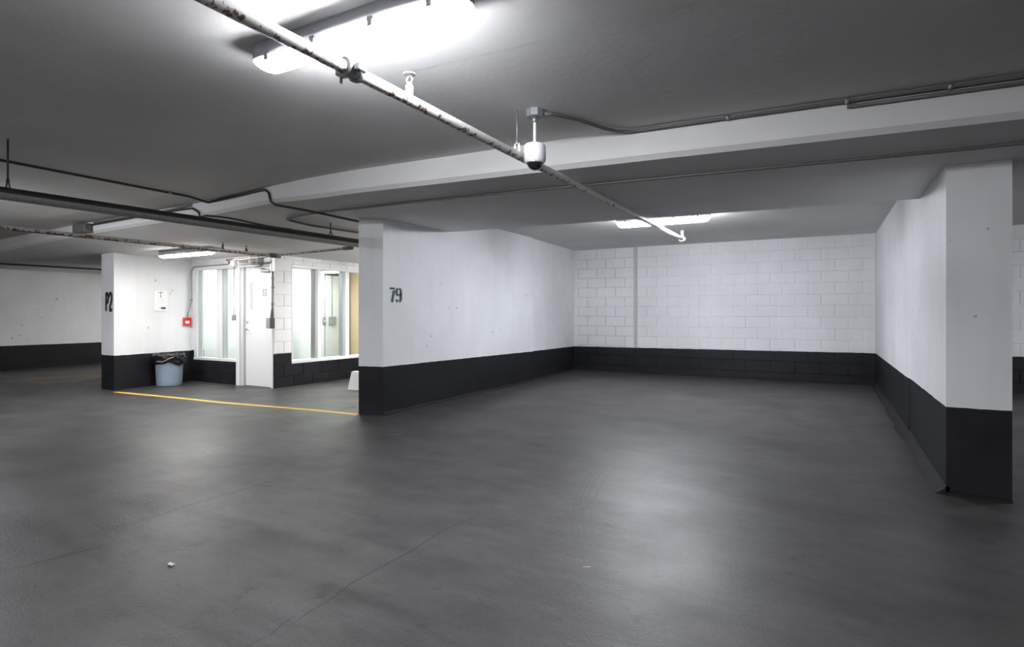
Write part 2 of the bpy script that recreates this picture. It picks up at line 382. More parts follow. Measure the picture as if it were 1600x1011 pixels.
for (x, y, w) in ((612, 679, 0.05), (1040, 612, 0.05), (1056, 614, 0.05), (322, 707, 0.03), (911, 886, 0.02), (1192, 714, 0.03), (448, 657, 0.03)):
    p = onF(x, y); a = random.random()
    sub('paint_chip', ribbon([p, p + Vector((w*2*math.cos(a), w*2*math.sin(a), 0))], w*0.6, 0.0014, taper=True), M['chip'], floor)

# ------------------------------------------------------------------ ceiling slab and dropped beam
ceil = struct('ceiling', MB().box((X0-0.3, Y0-0.3, ZC), (X1+0.3, Y1+0.3, ZC+0.25)), M['ceiling'], 'grey painted concrete ceiling slab over the driving lane and bay', 'ceiling')
fas = [(X1+0.2, 4.52), (0.97, 4.2), (-1.7, 4.05), (-3.9, 3.95), (-4.6, 3.97), (-5.1, 4.02), (-5.8, 4.12), (-6.6, 4.2), (-7.8, 4.23), (-9.5, 4.31), (-12, 4.45), (X0-0.2, 4.7)]
def fasY(X):
    for (a, b), (c, d) in zip(fas, fas[1:]):
        if c <= X <= a: return b + (d - b) * (a - X) / (a - c)
    return 4.3
def beam_strip(xs, yfar):
    m = MB(); n = 72; v = []
    CH = 0.035
    for x in xs:
        yf = fasY(x)
        v.append((x, yf, ZC + 0.02)); z = zs(x, yf)
        v.append((x, yf, z + CH)); v.append((x, yf + CH, z))
        for k in range(1, n + 1):
            y = yf + CH + (yfar(x) - yf - CH) * k / n; v.append((x, y, zs(x, y)))
        v.append((x, yfar(x), ZC + 0.02))
    c = n + 4
    fs = [(i*c+k, i*c+k+1, (i+1)*c+k+1, (i+1)*c+k) for i in range(len(xs)-1) for k in range(c-1)]
    fs += [(i*c+c-1, i*c, (i+1)*c, (i+1)*c+c-1) for i in range(len(xs)-1)]
    fs += [tuple(range(c)), tuple((len(xs)-1)*c + k for k in range(c-1, -1, -1))]
    return m.add(v, [tuple(reversed(f)) for f in fs])
xsb = [X1+0.2, 6, 3, 0.97, -0.4, -1.7, -2.8, -3.9, -4.3, -4.6, -4.75]
beam = struct('ceiling_beam', beam_strip(xsb, lambda x: 6.45), M['beam'], 'wide dropped concrete beam with a pale fascia across the bay mouth', 'beam')
xsl = [-4.75, -4.95, -5.1, -5.4, -5.8, -6.2, -6.6, -7.2, -7.8, -8.6, -9.5, -10.5, -12, -14, X0-0.2]
struct('ceiling_soffit', beam_strip(xsl, lambda x: 11.4), M['beam'], 'lower concrete soffit above the lobby front with pipes below it', 'ceiling')
def zc_(x, y): return ZC
sub('seam', ribbon([onz(640, 111, ZC), onz(760, 84, ZC), onz(900, 50, ZC), onz(1090, 6, ZC)], 0.006, -0.0015, zc_), M['seam_ceiling'], ceil)
sub('seam', ribbon([onz(940, 62, ZC), onz(975, 100, ZC), onz(1018, 160, ZC)], 0.005, -0.0015, zc_), M['seam_ceiling'], ceil)

# ------------------------------------------------------------------ walls of the bay
BZ = -0.2; TZ = 2.62
wl = struct('wall_left', MB().prism([(-4.92, 5.06), (-4.60, 5.13), (-4.61, 9.05), (-4.65, 9.09), (-4.77, 11.4), (-4.92, 11.4)], BZ, TZ), M['wall_L'], 'white concrete bay wall with black base and green stencilled 79', 'wall')
wr = struct('wall_right', MB().prism([(0.735, 5.08), (1.10, 5.08), (1.10, 11.4), (0.69, 11.4), (0.72, 7.2), (0.735, 7.1)], BZ, TZ), M['wall_R'], 'white concrete bay wall with black base ending in a bare column face', 'wall')
# block wall at the back
YB = 11.3
wb = struct('wall_back', MB().box((-4.9, YB + 0.004, BZ), (X1 + 0.2, YB + 0.3, TZ)), M['mortar'], 'white painted concrete block wall with black base at the back of the bay', 'wall')
block_cache = {}
def block_mesh(w, h, axis):
    key = (round(w, 3), round(h, 3), axis)
    if key in block_cache: return block_cache[key]
    d, c = 0.006, 0.0035; v = []
    for (y, i) in ((0.004, 0.0), (-(d - 0.0035), 0.0), (-d, c)):
        v += [(-w/2+i, y, i), (w/2-i, y, i), (w/2-i, y, h-i), (-w/2+i, y, h-i)]
    f = [(8, 9, 10, 11)]
    for r in range(2):
        for k in range(4): f.append((r*4+k, r*4+(k+1) % 4, (r+1)*4+(k+1) % 4, (r+1)*4+k))
    if axis == 'x': v = [(-y, x, z) for x, y, z in v]       # faces +X, runs along Y
    me = bpy.data.meshes.new('block'); me.from_pydata(v, [], f); me.update(); block_cache[key] = me
    return me
def lay_blocks(parent, axis, fixed, u0, u1, z0, z1, zoff, uoff, mat, holes=(), alt=0):
    BW, BH, J = 0.41, 0.2, 0.009; n = 0
    row = math.floor((z0 - zoff) / BH)
    while zoff + row * BH < z1:
        a, b = max(z0, zoff + row*BH) + J/2, min(z1, zoff + (row+1)*BH) - J/2
        if b - a > 0.03:
            sh = uoff + (BW/2 if (row + alt) % 2 else 0)
            k = math.floor((u0 - sh) / BW)
            while sh + k*BW < u1:
                l, r = max(u0, sh + k*BW) + J/2, min(u1, sh + (k+1)*BW) - J/2; k += 1
                if r - l < 0.04: continue
                segs = [(l, r, a, b)]
                for (hu0, hu1, hz0, hz1) in holes:
                    ns = []
                    for (l_, r_, a_, b_) in segs:
                        if r_ <= hu0 or l_ >= hu1 or b_ <= hz0 or a_ >= hz1: ns.append((l_, r_, a_, b_)); continue
                        if l_ < hu0: ns.append((l_, hu0, a_, b_))
                        if r_ > hu1: ns.append((hu1, r_, a_, b_))
                        l2, r2 = max(l_, hu0), min(r_, hu1)
                        if a_ < hz0: ns.append((l2, r2, a_, hz0))
                        if b_ > hz1: ns.append((l2, r2, hz1, b_))
                    segs = [s_ for s_ in ns if s_[1]-s_[0] > 0.03 and s_[3]-s_[2] > 0.03]
                for (l_, r_, a_, b_) in segs:
                    me = block_mesh(r_ - l_, b_ - a_, axis)
                    if not me.materials: me.materials.append(mat)
                    o = bpy.data.objects.new('block', me); COL.objects.link(o); o.parent = parent
                    j = random.uniform(-0.0012, 0.0012)
                    p = Vector(((l_+r_)/2, fixed + j, a_)) if axis == 'y' else Vector((fixed + j, (l_+r_)/2, a_))
                    o.location = p - woff(parent); n += 1
        row += 1
    return n
lay_blocks(wb, 'y', YB - 0.006, -4.77, -3.455, -0.05, ZC, -0.06, -4.465 + 0.01, M['block'], alt=1)
lay_blocks(wb, 'y', YB, -3.385, 0.69, -0.05, ZC, -0.06, 0.294 - 0.41*10, M['block'], alt=1)
lay_blocks(wb, 'y', YB, 1.10, 3.3, -0.05, ZC, -0.06, 1.1, M['block'])
sub('control_joint', MB().box((-3.452, YB - 0.003, -0.05), (-3.388, YB + 0.006, ZC)), M['joint'], wb)

# coves where the floor coating turns up the walls
def cove(name, pts, label, w=0.07, h=0.05):
    out = []
    for a, b in zip(pts, pts[1:]):
        a, b = Vector(a), Vector(b); k = max(1, int((b-a).length / 0.3)); out += [a.lerp(b, i/k) for i in range(k)]
    out.append(Vector(pts[-1])); v = []
    for i, p in enumerate(out):
        t = out[min(i+1, len(out)-1)] - out[max(i-1, 0)]; t.normalize(); s_ = Vector((t.y, -t.x, 0)); z = fz(p.x, p.y)
        ww = w * random.uniform(0.85, 1.15)
        for (a_, b_) in ((-0.02, -0.01), (ww, -0.004), (ww*0.55, h*0.25), (ww*0.2, h*0.6), (0.0, h), (-0.02, h)): q = p + s_*a_; v.append((q.x, q.y, z + b_))
    n = 6; f = [(i*n+k, (i+1)*n+k, (i+1)*n+(k+1) % n, i*n+(k+1) % n) for i in range(len(out)-1) for k in range(n)]
    f += [tuple(range(n)), tuple((len(out)-1)*n+k for k in range(n-1, -1, -1))]
    struct(name, MB().add(v, f), M['cove'], label, 'base cove')
cove('baseboard_left', [(-4.60, 5.13, 0), (-4.61, 9.05, 0), (-4.65, 9.09, 0), (-4.765, 11.28, 0)], 'dark floor coating coved up the foot of the 79 wall', 0.05, 0.03)
cove('baseboard_back', [(-4.76, YB-0.005, 0), (0.69, YB-0.005, 0)], 'dark floor coating coved up the foot of the block wall', 0.05, 0.03)
cove('baseboard_right', [(0.69, 11.28, 0), (0.72, 7.2, 0), (0.735, 7.1, 0), (0.735, 5.08, 0)], 'dark floor coating coved up the wall opposite the 79 wall', 0.09, 0.06)
cove('baseboard_front', [(0.735, 5.08, 0), (1.1, 5.08, 0)][::-1], 'dark floor coating coved round the bare column face', 0.02, 0.02)

# ------------------------------------------------------------------ lobby front
YD = 6.38; XW = -8.12
wp = struct('wall_lobby_side', MB().prism([(-10.64, 4.98), (-10.2, 4.955), (-10.42, YD), (-10.42, 6.44), (-10.64, 6.44)], BZ, 2.35), M['wall_P2'], 'white concrete wall end stencilled P2 with a black base', 'wall')
wo = struct('wall_outer_left', MB().box((X0 - 0.3, Y0 - 0.3, BZ), (X0, Y1 + 0.3, TZ)), M['wall_out'], 'long white wall with black base beyond the P2 wall end', 'wall')
struct('wall_behind', MB().box((X0 - 0.3, Y0 - 0.3, BZ), (X1 + 0.3, Y0, TZ)), M['wall_out'], 'white wall with black base behind the driving lane', 'wall')
struct('wall_outer_right', MB().box((X1, Y0, BZ), (X1 + 0.3, Y1 + 0.3, TZ)), M['wall_out'], 'white wall with black base closing the garage beyond the next bay', 'wall')
struct('wall_outer_back', MB().box((X0, YB, BZ), (-4.92, YB + 0.3, TZ)), M['wall_out'], 'white wall with black base behind the lobby', 'wall')

# front wall with window and door openings: X -10.42..-8.12, window -10.33..-9.10, door -9.10..-8.13
SILL, HEAD = 0.345, 2.045
fw_ = MB()
T0, T1 = YD + 0.004, YD + 0.19
fw_.box((-10.45, T0, BZ), (-10.335, T1, 2.3)); fw_.box((-10.335, T0, BZ), (-9.09, T1, SILL)); fw_.box((-10.335, T0, HEAD), (XW - 0.005, T1, 2.3))
wf = struct('wall_lobby_front', fw_, M['block_lobby'], 'white block wall with black base around the lobby door and window', 'wall')
lay_blocks(wf, 'y', YD, -10.42, XW - 0.005, -0.06, 2.3, -0.08, -10.42, M['block_lobby'], holes=[(-10.335, -9.09, SILL, HEAD), (-9.09, XW - 0.004, -1, HEAD + 0.01)])
# flank with the long window: faces +X
PIER = 6.74; WEND = 9.3; FS = 0.33; FH = 2.05
dw = MB()
D0, D1 = XW - 0.19, XW - 0.004
dw.box((D0, YD + 0.16, BZ), (D1, PIER, 2.33)); dw.box((-8.127, YD, BZ), (D1, YD + 0.16, 2.33)); dw.box((D0, YD + 0.002, HEAD + 0.01), (-8.127, YD + 0.16, 2.33)); dw.box((D0, PIER, BZ), (D1, WEND, FS)); dw.box((D0, PIER, FH), (D1, WEND, 2.33)); dw.box((D0, WEND, BZ), (D1, YB, 2.33))
wd = struct('wall_lobby_flank', dw, M['block_lobby'], 'white block wall with black base under the long lobby window', 'wall')
lay_blocks(wd, 'x', XW, YD, WEND, -0.06, 2.3, -0.08, YD, M['block_lobby'], holes=[(PIER, WEND, FS, FH)])

# window in the front wall
def bar(a, b): return MB().box(a, b, 0.006)
w1 = struct('window_1', MB().box((-10.335, YD - 0.01, SILL), (-9.09, YD + 0.12, SILL + 0.05), 0.006), M['frame'], 'narrow two-pane white framed lobby window beside the door', 'window')
sub('head', bar((-10.335, YD - 0.01, HEAD - 0.05), (-9.09, YD + 0.12, HEAD)), M['frame'], w1)
for x0, x1 in ((-10.335, -10.235), (-9.66, -9.50), (-9.13, -9.09)):
    sub('mullion', bar((x0, YD, SILL + 0.05), (x1, YD + 0.12, HEAD - 0.05)), M['frame'], w1)
sub('bead', bar((-10.235, YD + 0.02, SILL + 0.05), (-10.222, YD + 0.09, HEAD - 0.05)), M['frame_grey'], w1)
sub('bead', bar((-9.50, YD + 0.01, SILL + 0.05), (-9.475, YD + 0.10, HEAD - 0.05)), M['frame_grey'], w1)
for x0, x1 in ((-10.235, -9.66), (-9.50, -9.13)):
    sub('pane', MB().box((x0, YD + 0.055, SILL + 0.05), (x1, YD + 0.061, HEAD - 0.05)), M['glass'], w1)
# long window in the flank
w2 = struct('window_2', MB().box((XW - 0.12, PIER, FS), (XW + 0.012, WEND, FS + 0.06), 0.006), M['frame'], 'long white framed lobby window with grey mullions above a black base', 'window')
sub('head', bar((XW - 0.12, PIER, FH - 0.05), (XW + 0.012, WEND, FH)), M['frame'], w2)
for y0, y1, mt in ((PIER, PIER + 0.035, 'frame'), (7.255, 7.32, 'frame_grey'), (7.32, 7.40, 'frame'), (7.93, 8.0, 'frame_grey'), (8.0, 8.10, 'frame'), (8.75, 8.85, 'frame'), (WEND - 0.04, WEND, 'frame')):
    sub('mullion', bar((XW - 0.11, y0, FS + 0.06), (XW + 0.004, y1, FH - 0.05)), M[mt], w2)
for y0, y1 in ((PIER + 0.035, 7.255), (7.40, 7.93), (8.10, 8.75), (8.85, WEND - 0.04)):
    sub('pane', MB().box((XW - 0.058, y0, FS + 0.06), (XW - 0.052, y1, FH - 0.05)), M['glass'], w2)

# door
DZ = -0.05
dr = struct('door_1', MB().box((-8.905, YD + 0.045, DZ), (-8.165, YD + 0.09, 2.0), 0.003), M['door'], 'white steel lobby door numbered 155 with a slot window', 'door')
for a, b in (((-9.085, YD - 0.02, BZ), (-8.99, YD + 0.15, 2.045)), ((-8.165, YD - 0.02, BZ), (-8.128, YD + 0.15, 2.045))):
    sub('door_frame', bar(a, b), M['frame'], dr)
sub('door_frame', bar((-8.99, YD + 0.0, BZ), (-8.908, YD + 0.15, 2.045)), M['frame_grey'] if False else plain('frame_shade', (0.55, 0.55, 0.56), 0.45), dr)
sub('door_frame', bar((-8.99, YD - 0.02, 2.003), (-8.165, YD + 0.15, 2.045)), M['frame'], dr)
gl_ = sub('vision_panel', bar((-8.79, YD + 0.036, 1.28), (-8.70, YD + 0.05, 1.74)), M['frame'], dr)
sub('pane', MB().box((-8.775, YD + 0.033, 1.295), (-8.715, YD + 0.037, 1.725)), plain('wired_glass', (0.42, 0.44, 0.45), 0.15), gl_)
lv = sub('lever_handle', MB().lathe([(0.0, -0.01), (0.028, -0.01), (0.028, 0.01), (0.0, 0.01)], (0, 0, 0), 16), M['chrome'], dr)
hp = Vector((-8.845, YD + 0.035, 0.93))
lv.data.transform(Matrix.Rotation(math.pi/2, 4, 'X')); lv.data.transform(Matrix.Translation(hp))
sub('lever', MB().tube([hp, hp + Vector((0, -0.05, 0)), hp + Vector((0.03, -0.055, -0.005)), hp + Vector((0.11, -0.055, -0.02))], 0.009, 8), M['chrome'], lv)
sub('lock', MB().box(hp + Vector((-0.02, -0.012, 0.1)), hp + Vector((0.02, 0.012, 0.14)), 0.004), M['chrome'], dr)
cl = sub('door_closer', MB().box((-8.42, YD - 0.03, 1.90), (-8.2, YD + 0.045, 1.955), 0.008), M['galv'], dr)
sub('closer_arm', MB().tube([(-8.32, YD - 0.01, 1.96), (-8.5, YD - 0.09, 1.985), (-8.38, YD - 0.01, 2.015)], 0.008, 8), M['galv'], cl)
sub('kick_scuff', MB().box((-8.66, YD + 0.0435, 0.18), (-8.58, YD + 0.0452, 0.42)), plain('scuff_pale', (0.7, 0.7, 0.71), 0.5), dr)
def text_mesh(name, body, size, mat, parent, origin, ux, uz, sx=1.0, bold=0.0):
    cu = bpy.data.curves.new('txt', 'FONT'); cu.body = body; cu.size = size; cu.extrude = 0.0; cu.offset = bold
    to = bpy.data.objects.new('txt', cu); COL.objects.link(to)
    dg = bpy.context.evaluated_depsgraph_get(); me = bpy.data.meshes.new_from_object(to.evaluated_get(dg)); bpy.data.objects.remove(to)
    ux, uz, o = Vector(ux), Vector(uz), Vector(origin); off = woff(parent)
    for v in me.vertices: v.co = o + ux * v.co.x * sx + uz * v.co.y - off
    me.materials.clear(); me.materials.append(mat)
    ob = bpy.data.objects.new(name, me); COL.objects.link(ob); ob.parent = parent
    return ob
tx = text_mesh('door_number', '55', 0.155, M['grey_print'], dr, (onY(409.6, 460, 6.42).x, YD + 0.0435, 1.505), (1, 0, 0), (0, 0, 1), 0.8, 0.004)
text_mesh('door_number', '1', 0.155, M['pale_print'], dr, (onY(405.2, 460, 6.42).x, YD + 0.0435, 1.505), (1, 0, 0), (0, 0, 1), 0.7, 0.0)
sub('door_lettering', MB().box((-8.53, YD + 0.0436, 1.40), (-8.29, YD + 0.0452, 1.45)), plain('faded_lettering', (0.66, 0.66, 0.67), 0.5, var=0.12, scale=60), dr)

# lobby inside
struct('wall_lobby_inside', MB().box((-12.6, 6.57, BZ), (-12.4, YB, 2.3)), M['lobby_wall'], 'white inner wall seen through the lobby windows', 'wall')
struct('wall_lobby_left', MB().box((-12.6, 6.441, BZ), (-10.46, 6.57, 2.3)), M['lobby_wall'], 'white lobby wall behind the P2 wall end', 'wall')
part_ = struct('wall_lobby_partition', MB().box((-12.4, 7.75, BZ), (-9.62, 7.85, 2.25)), M['lobby_wall'], 'white partition behind the glass of the narrow lobby window', 'wall')
struct('wall_lobby_tan', MB().box((-12.4, 9.75, BZ), (XW - 0.19, 9.85, 2.25)), M['tan'], 'tan lobby wall seen through the far pane of the long window', 'wall')
struct('ceiling_lobby', MB().box((-12.5, 6.58, 2.16), (XW - 0.2, YB, 2.185)), M['lobby_wall'], 'white lobby ceiling behind the windows', 'ceiling')
bx_ = onY(351, 503, 7.75)
t = thing('switch_box', (bx_.x, 7.74, bx_.z - 0.08), 'pale grey switch box on the partition behind the narrow window', 'switch')
sub('box', MB().box((bx_.x - 0.06, 7.69, bx_.z - 0.08), (bx_.x + 0.06, 7.748, bx_.z + 0.08), 0.006), M['galv'], t)
sub('cover', MB().box((bx_.x - 0.05, 7.684, bx_.z - 0.07), (bx_.x + 0.05, 7.692, bx_.z + 0.07), 0.004), M['plastic_white'], t)
sub('conduit', MB().tube([(bx_.x - 0.02, 7.72, bx_.z + 0.08), (bx_.x - 0.02, 7.72, 2.1)], 0.010, 8), M['galv'], t)
pX = -9.72
ibx = onX(518, 501, pX)
inner = struct('wall_lobby_cross', MB().box((pX - 0.1, 7.85, BZ), (pX, 8.95, 2.2)), M['lobby_wall'], 'white inner wall with switches seen through the long window', 'wall')
t = thing('switch_box', (pX + 0.002, ibx.y, ibx.z - 0.09), 'steel switch box with conduit seen through the long window', 'switch')
sub('box', MB().box((pX + 0.002, ibx.y - 0.09, ibx.z - 0.09), (pX + 0.06, ibx.y + 0.09, ibx.z + 0.09), 0.006), M['galv'], t)
sub('conduit', MB().tube([(pX + 0.02, ibx.y, ibx.z + 0.09), (pX + 0.02, ibx.y, 2.15)], 0.009, 8), M['galv'], t)
t = thing('wall_switch', (pX + 0.002, ibx.y - 0.22, ibx.z - 0.08), 'small grey wall switch beside the steel switch box', 'switch')
sub('plate', MB().box((pX + 0.002, ibx.y - 0.27, ibx.z - 0.08), (pX + 0.02, ibx.y - 0.17, ibx.z + 0.08), 0.004), M['grey_face'], t)
sub('toggle', MB().box((pX + 0.02, ibx.y - 0.23, ibx.z - 0.015), (pX + 0.03, ibx.y - 0.21, ibx.z + 0.015)), M['plastic_white'], t)
d2 = struct('door_2', MB().box((pX - 0.06, 8.98, -0.04), (pX, 9.70, 2.05), 0.004), plain('inner_door', (0.62, 0.66, 0.65), 0.4), 'pale inner lobby door seen through the long window', 'door')
kp = Vector((pX, 9.06, 0.95))
kn = sub('door_knob', MB().lathe([(0.0, 0), (0.02, 0), (0.015, 0.03), (0.03, 0.045), (0.028, 0.07), (0.0, 0.075)], (0, 0, 0), 14), M['chrome'], d2)
kn.data.transform(Matrix.Rotation(math.pi/2, 4, 'Y')); kn.data.transform(Matrix.Translation(kp - woff(d2)))
lv.data.transform(Matrix.Translation(-woff(dr)))

# ------------------------------------------------------------------ stencilled marks
def stroke_marks(strokes, w, origin, ux, uz, nrm, parent, name, mat, flat=1.0):
    ux, uz, nrm, o = Vector(ux), Vector(uz), Vector(nrm), Vector(origin); m = MB()
    for st in strokes:
        pts = [o + ux*a + uz*b + nrm*0.0015 for a, b in st]; v = []
        for i, p in enumerate(pts):
            tg = (pts[min(i+1, len(pts)-1)] - pts[max(i-1, 0)]).normalized(); s_ = tg.cross(nrm).normalized(); s_.z *= flat
            v += [p + s_*w/2, p - s_*w/2]
        m.add(v, [(2*i, 2*i+1, 2*i+3, 2*i+2) for i in range(len(pts)-1)])
    return sub(name, m, mat, parent)
def arc(cx, cy, rx, ry, a0_, a1_, n=8):
    return [(cx + rx*math.cos(math.radians(a0_ + (a1_-a0_)*k/n)), cy + ry*math.sin(math.radians(a0_ + (a1_-a0_)*k/n))) for k in range(n+1)]
pa, pb = onX(608, 472, -4.605), onX(626.5, 450, -4.605)
w79 = pb.y - pa.y; h79 = pb.z - pa.z; o79 = (-4.599, pa.y, pa.z)
def S(l): return [(a * w79, b * h79) for a, b in l]
seven = [S([(0.0, 0.93), (0.44, 0.93)]), S([(0.36, 0.80), (0.30, 0.5), (0.20, 0.0)])]
nine = [S(arc(0.76, 0.70, 0.19, 0.25, 102, 258)), S(arc(0.76, 0.70, 0.19, 0.25, 78, 0) + [(0.95, 0.5), (0.95, 0.25)] + arc(0.76, 0.25, 0.19, 0.21, 0, -76)), S(arc(0.76, 0.70, 0.19, 0.25, 284, 335)), S(arc(0.76, 0.25, 0.19, 0.21, 256, 195))]
for digit in (seven, nine):
    stroke_marks(digit, 0.045, o79, (0, 1, 0), (0, 0, 1), (1, 0, 0), wl, 'painted_digit', M['stencil_green'], 0.55)
ex = Vector((-10.2 + 10.64, 4.955 - 4.98, 0)).normalized(); nP = Vector((ex.y, -ex.x, 0))
pa, pb = onY(164.2, 486, 4.965), onY(176.3, 457, 4.965); wP = pb.x - pa.x; hP = pb.z - pa.z
oP = Vector((pa.x, 4.98 + (pa.x + 10.64) * (4.955 - 4.98) / 0.44, pa.z)) + nP * 0.001
def S2(l): return [(a * wP, b * hP) for a, b in l]
stroke_marks([S2([(0.10, 0.0), (0.10, 0.96), (0.22, 0.96)] + arc(0.24, 0.71, 0.18, 0.25, 80, -85) + [(0.12, 0.47)])], 0.06, oP, ex, (0, 0, 1), nP, wp, 'painted_letter', M['stencil_black'])
stroke_marks([S2(arc(0.74, 0.74, 0.19, 0.22, 180, -20) + [(0.9, 0.55), (0.6, 0.12)]), S2([(0.55, 0.06), (1.0, 0.06)])], 0.06, oP, ex, (0, 0, 1), nP, wp, 'painted_digit', M['stencil_black'])

# notice sheet on the P2 wall
A_, B_ = Vector((-10.2, 4.955, 0)), Vector((-10.42, YD, 0)); eu = (B_ - A_).normalized(); nu = Vector((eu.y, -eu.x, 0))
def on_p2(x, y):
    r = ray(x, y); d = (A_ - CAMP); k = (d.x*nu.x + d.y*nu.y) / (r.x*nu.x + r.y*nu.y); return CAMP + r*k
def slab(c, hu, hz, d0, d1):
    m = MB(); v = []
    for d in (d0, d1):
        for (a, b) in ((-hu, -hz), (hu, -hz), (hu, hz), (-hu, hz)): v.append(c + eu*a + Vector((0, 0, b)) + nu*d)
    return m.add(v, [(3,2,1,0), (4,5,6,7), (0,1,5,4), (1,2,6,5), (2,3,7,6), (3,0,4,7)])
pc = on_p2(251, 470); hz_ = (on_p2(251, 455).z - on_p2(251, 486).z) / 2; hu_ = (on_p2(261, 470) - on_p2(241, 470)).length / 2
nt = thing('notice_board', pc - Vector((0, 0, hz_)), 'white notice sheet with a small black arrow on the P2 wall', 'notice')
sub('sheet', slab(pc, hu_, hz_, 0.001, 0.008), M['paper'], nt)
sub('bottom_strip', slab(pc - Vector((0, 0, hz_ + 0.006)), hu_, 0.006, 0.001, 0.012), M['pale_print'], nt)
def mark(c, strokes, w, mt, nm): 
    m = MB()
    for st in strokes:
        pts = [c + eu*a + Vector((0, 0, b)) + nu*0.0095 for a, b in st]; v = []
        for i, p in enumerate(pts):
            tg = (pts[min(i+1, len(pts)-1)] - pts[max(i-1, 0)]).normalized(); s_ = tg.cross(nu).normalized(); v += [p + s_*w/2, p - s_*w/2]
        m.add(v, [(2*i, 2*i+1, 2*i+3, 2*i+2) for i in range(len(pts)-1)])
    sub(nm, m, mt, nt)
c0 = on_p2(250.5, 460)
mark(c0, [[(-0.05, 0.03), (0.05, 0.03)], [(0, 0.05), (0, -0.05)], [(-0.02, -0.03), (0.03, -0.055)]], 0.012, M['grey_print'], 'printed_symbol')
mark(on_p2(254, 481.5), [[(-0.07, 0), (-0.02, 0)]], 0.01, M['stencil_black'], 'printed_arrow')
mark(on_p2(254, 481.5), [[(-0.03, 0), (0.0, 0.0)], [(0.0, 0.0), (0.055, 0.0)]], 0.035, M['stencil_black'], 'printed_arrow')
for k in range(3): mark(on_p2(252, 467.5 + 3*k), [[(-0.08, 0), (0.08, 0)]], 0.008, M['pale_print'], 'printed_line')

# fire alarm pull station in the corner
ac = on_p2(290.5, 502.5)
fa = thing('fire_alarm', ac - Vector((0, 0, 0.085)), 'red fire alarm pull station in the corner above the bin', 'fire alarm')
sub('body', slab(ac, 0.065, 0.075, 0.001, 0.055), M['red'], fa)
sub('handle', slab(ac + Vector((0, 0, -0.01)) - eu*0.02, 0.035, 0.022, 0.055, 0.066), M['plastic_white'], fa)
sub('face_frame', slab(ac + Vector((0, 0, 0.05)), 0.05, 0.012, 0.055, 0.06), plain('red_dark', (0.4, 0.02, 0.02), 0.4), fa)
cY = YD - 0.03
pp = [ac + nu*0.03 + Vector((0, 0, 0.087)), Vector((-10.375, cY - 0.03, ac.z + 0.28)), Vector((-10.385, cY, 1.5)), Vector((-10.385, cY, 1.93)), Vector((-10.375, cY, 1.99)), Vector((-10.34, cY, 2.035)), Vector((-10.27, cY, 2.065)), Vector((-9.9, cY, 2.07)), Vector((-9.2, cY, 2.075))]
ct = thing('alarm_conduit', (-9.9, cY, 2.05), 'thin pale conduit bent over the narrow lobby window', 'conduit')
sub('tube', MB().tube(pp, 0.011, 8), M['galv'], ct)
sub('junction_box', MB().box((-9.2, YD - 0.07, 2.02), (-9.06, YD - 0.001, 2.15), 0.006), M['plastic_white'], ct)
sub('strap', MB().box((-10.41, YD - 0.045, 1.44), (-10.36, YD - 0.001, 1.47), 0.004), M['galv'], ct)
sub('tube', MB().tube([(-9.11, YD - 0.035, 2.02), (-9.11, YD - 0.035, 1.2), (-9.11, YD - 0.035, 1.18)], 0.008, 8), M['galv'], ct)
sub('contact_switch', MB().box((-9.15, YD - 0.06, 1.08), (-9.07, YD - 0.022, 1.18), 0.008), M['galv'], ct)
# electrical box on the corner pier right of the door
ec = onX(431, 505, XW + 0.01)
EY = 6.358
eb = thing('electrical_box', (-8.11, EY, ec.z - 0.085), 'dark steel electrical box at the end of a conduit on the lobby corner', 'electrical box')
sub('box', MB().box((-8.165, 6.27, ec.z - 0.085), (-8.055, EY, ec.z + 0.085), 0.006), M['grey_box'], eb)
sub('cover', MB().box((-8.158, 6.258, ec.z - 0.08), (-8.062, 6.271, ec.z + 0.08), 0.004), M['grey_face'], eb)
for dx in (-0.028, 0.02):
    sub('conduit', MB().tube([(-8.10 + dx, 6.33, ec.z + 0.08), (-8.093 + dx*0.35, 6.335, ec.z + 0.26), (-8.09 + dx*0.3, 6.34, 1.9)], 0.011, 8), M['galv_dark'], eb)
sub('conduit_head', MB().box((-8.125, 6.30, 1.9), (-8.06, EY, 2.14), 0.006), M['galv'], eb)
for z in (1.35, 1.62, 1.78): sub('strap', MB().box((-8.12, 6.322, z), (-8.065, EY, z + 0.02), 0.003), M['galv_dark'], eb)
# fixtures over the door
t = thing('wall_grille', (-8.75, YD - 0.08, 2.055), 'grey faced box with white surround over the lobby door', 'vent')
sub('surround', MB().box((-8.93, YD - 0.09, 2.055), (-8.60, YD - 0.008, 2.172), 0.004), M['plastic_white'], t)
sub('face', MB().box((-8.90, YD - 0.097, 2.068), (-8.635, YD - 0.089, 2.16), 0.003), M['grey_face'], t)
t = thing('wall_box', (-8.45, YD - 0.08, 2.055), 'pale grey box over the lobby door beside the grille', 'box')
sub('body', MB().box((-8.56, YD - 0.13, 2.02), (-8.36, YD - 0.022, 2.172), 0.006), M['galv'], t)
sub('cover', MB().box((-8.49, YD - 0.137, 2.03), (-8.42, YD - 0.129, 2.16), 0.003), M['grey_face'], t)

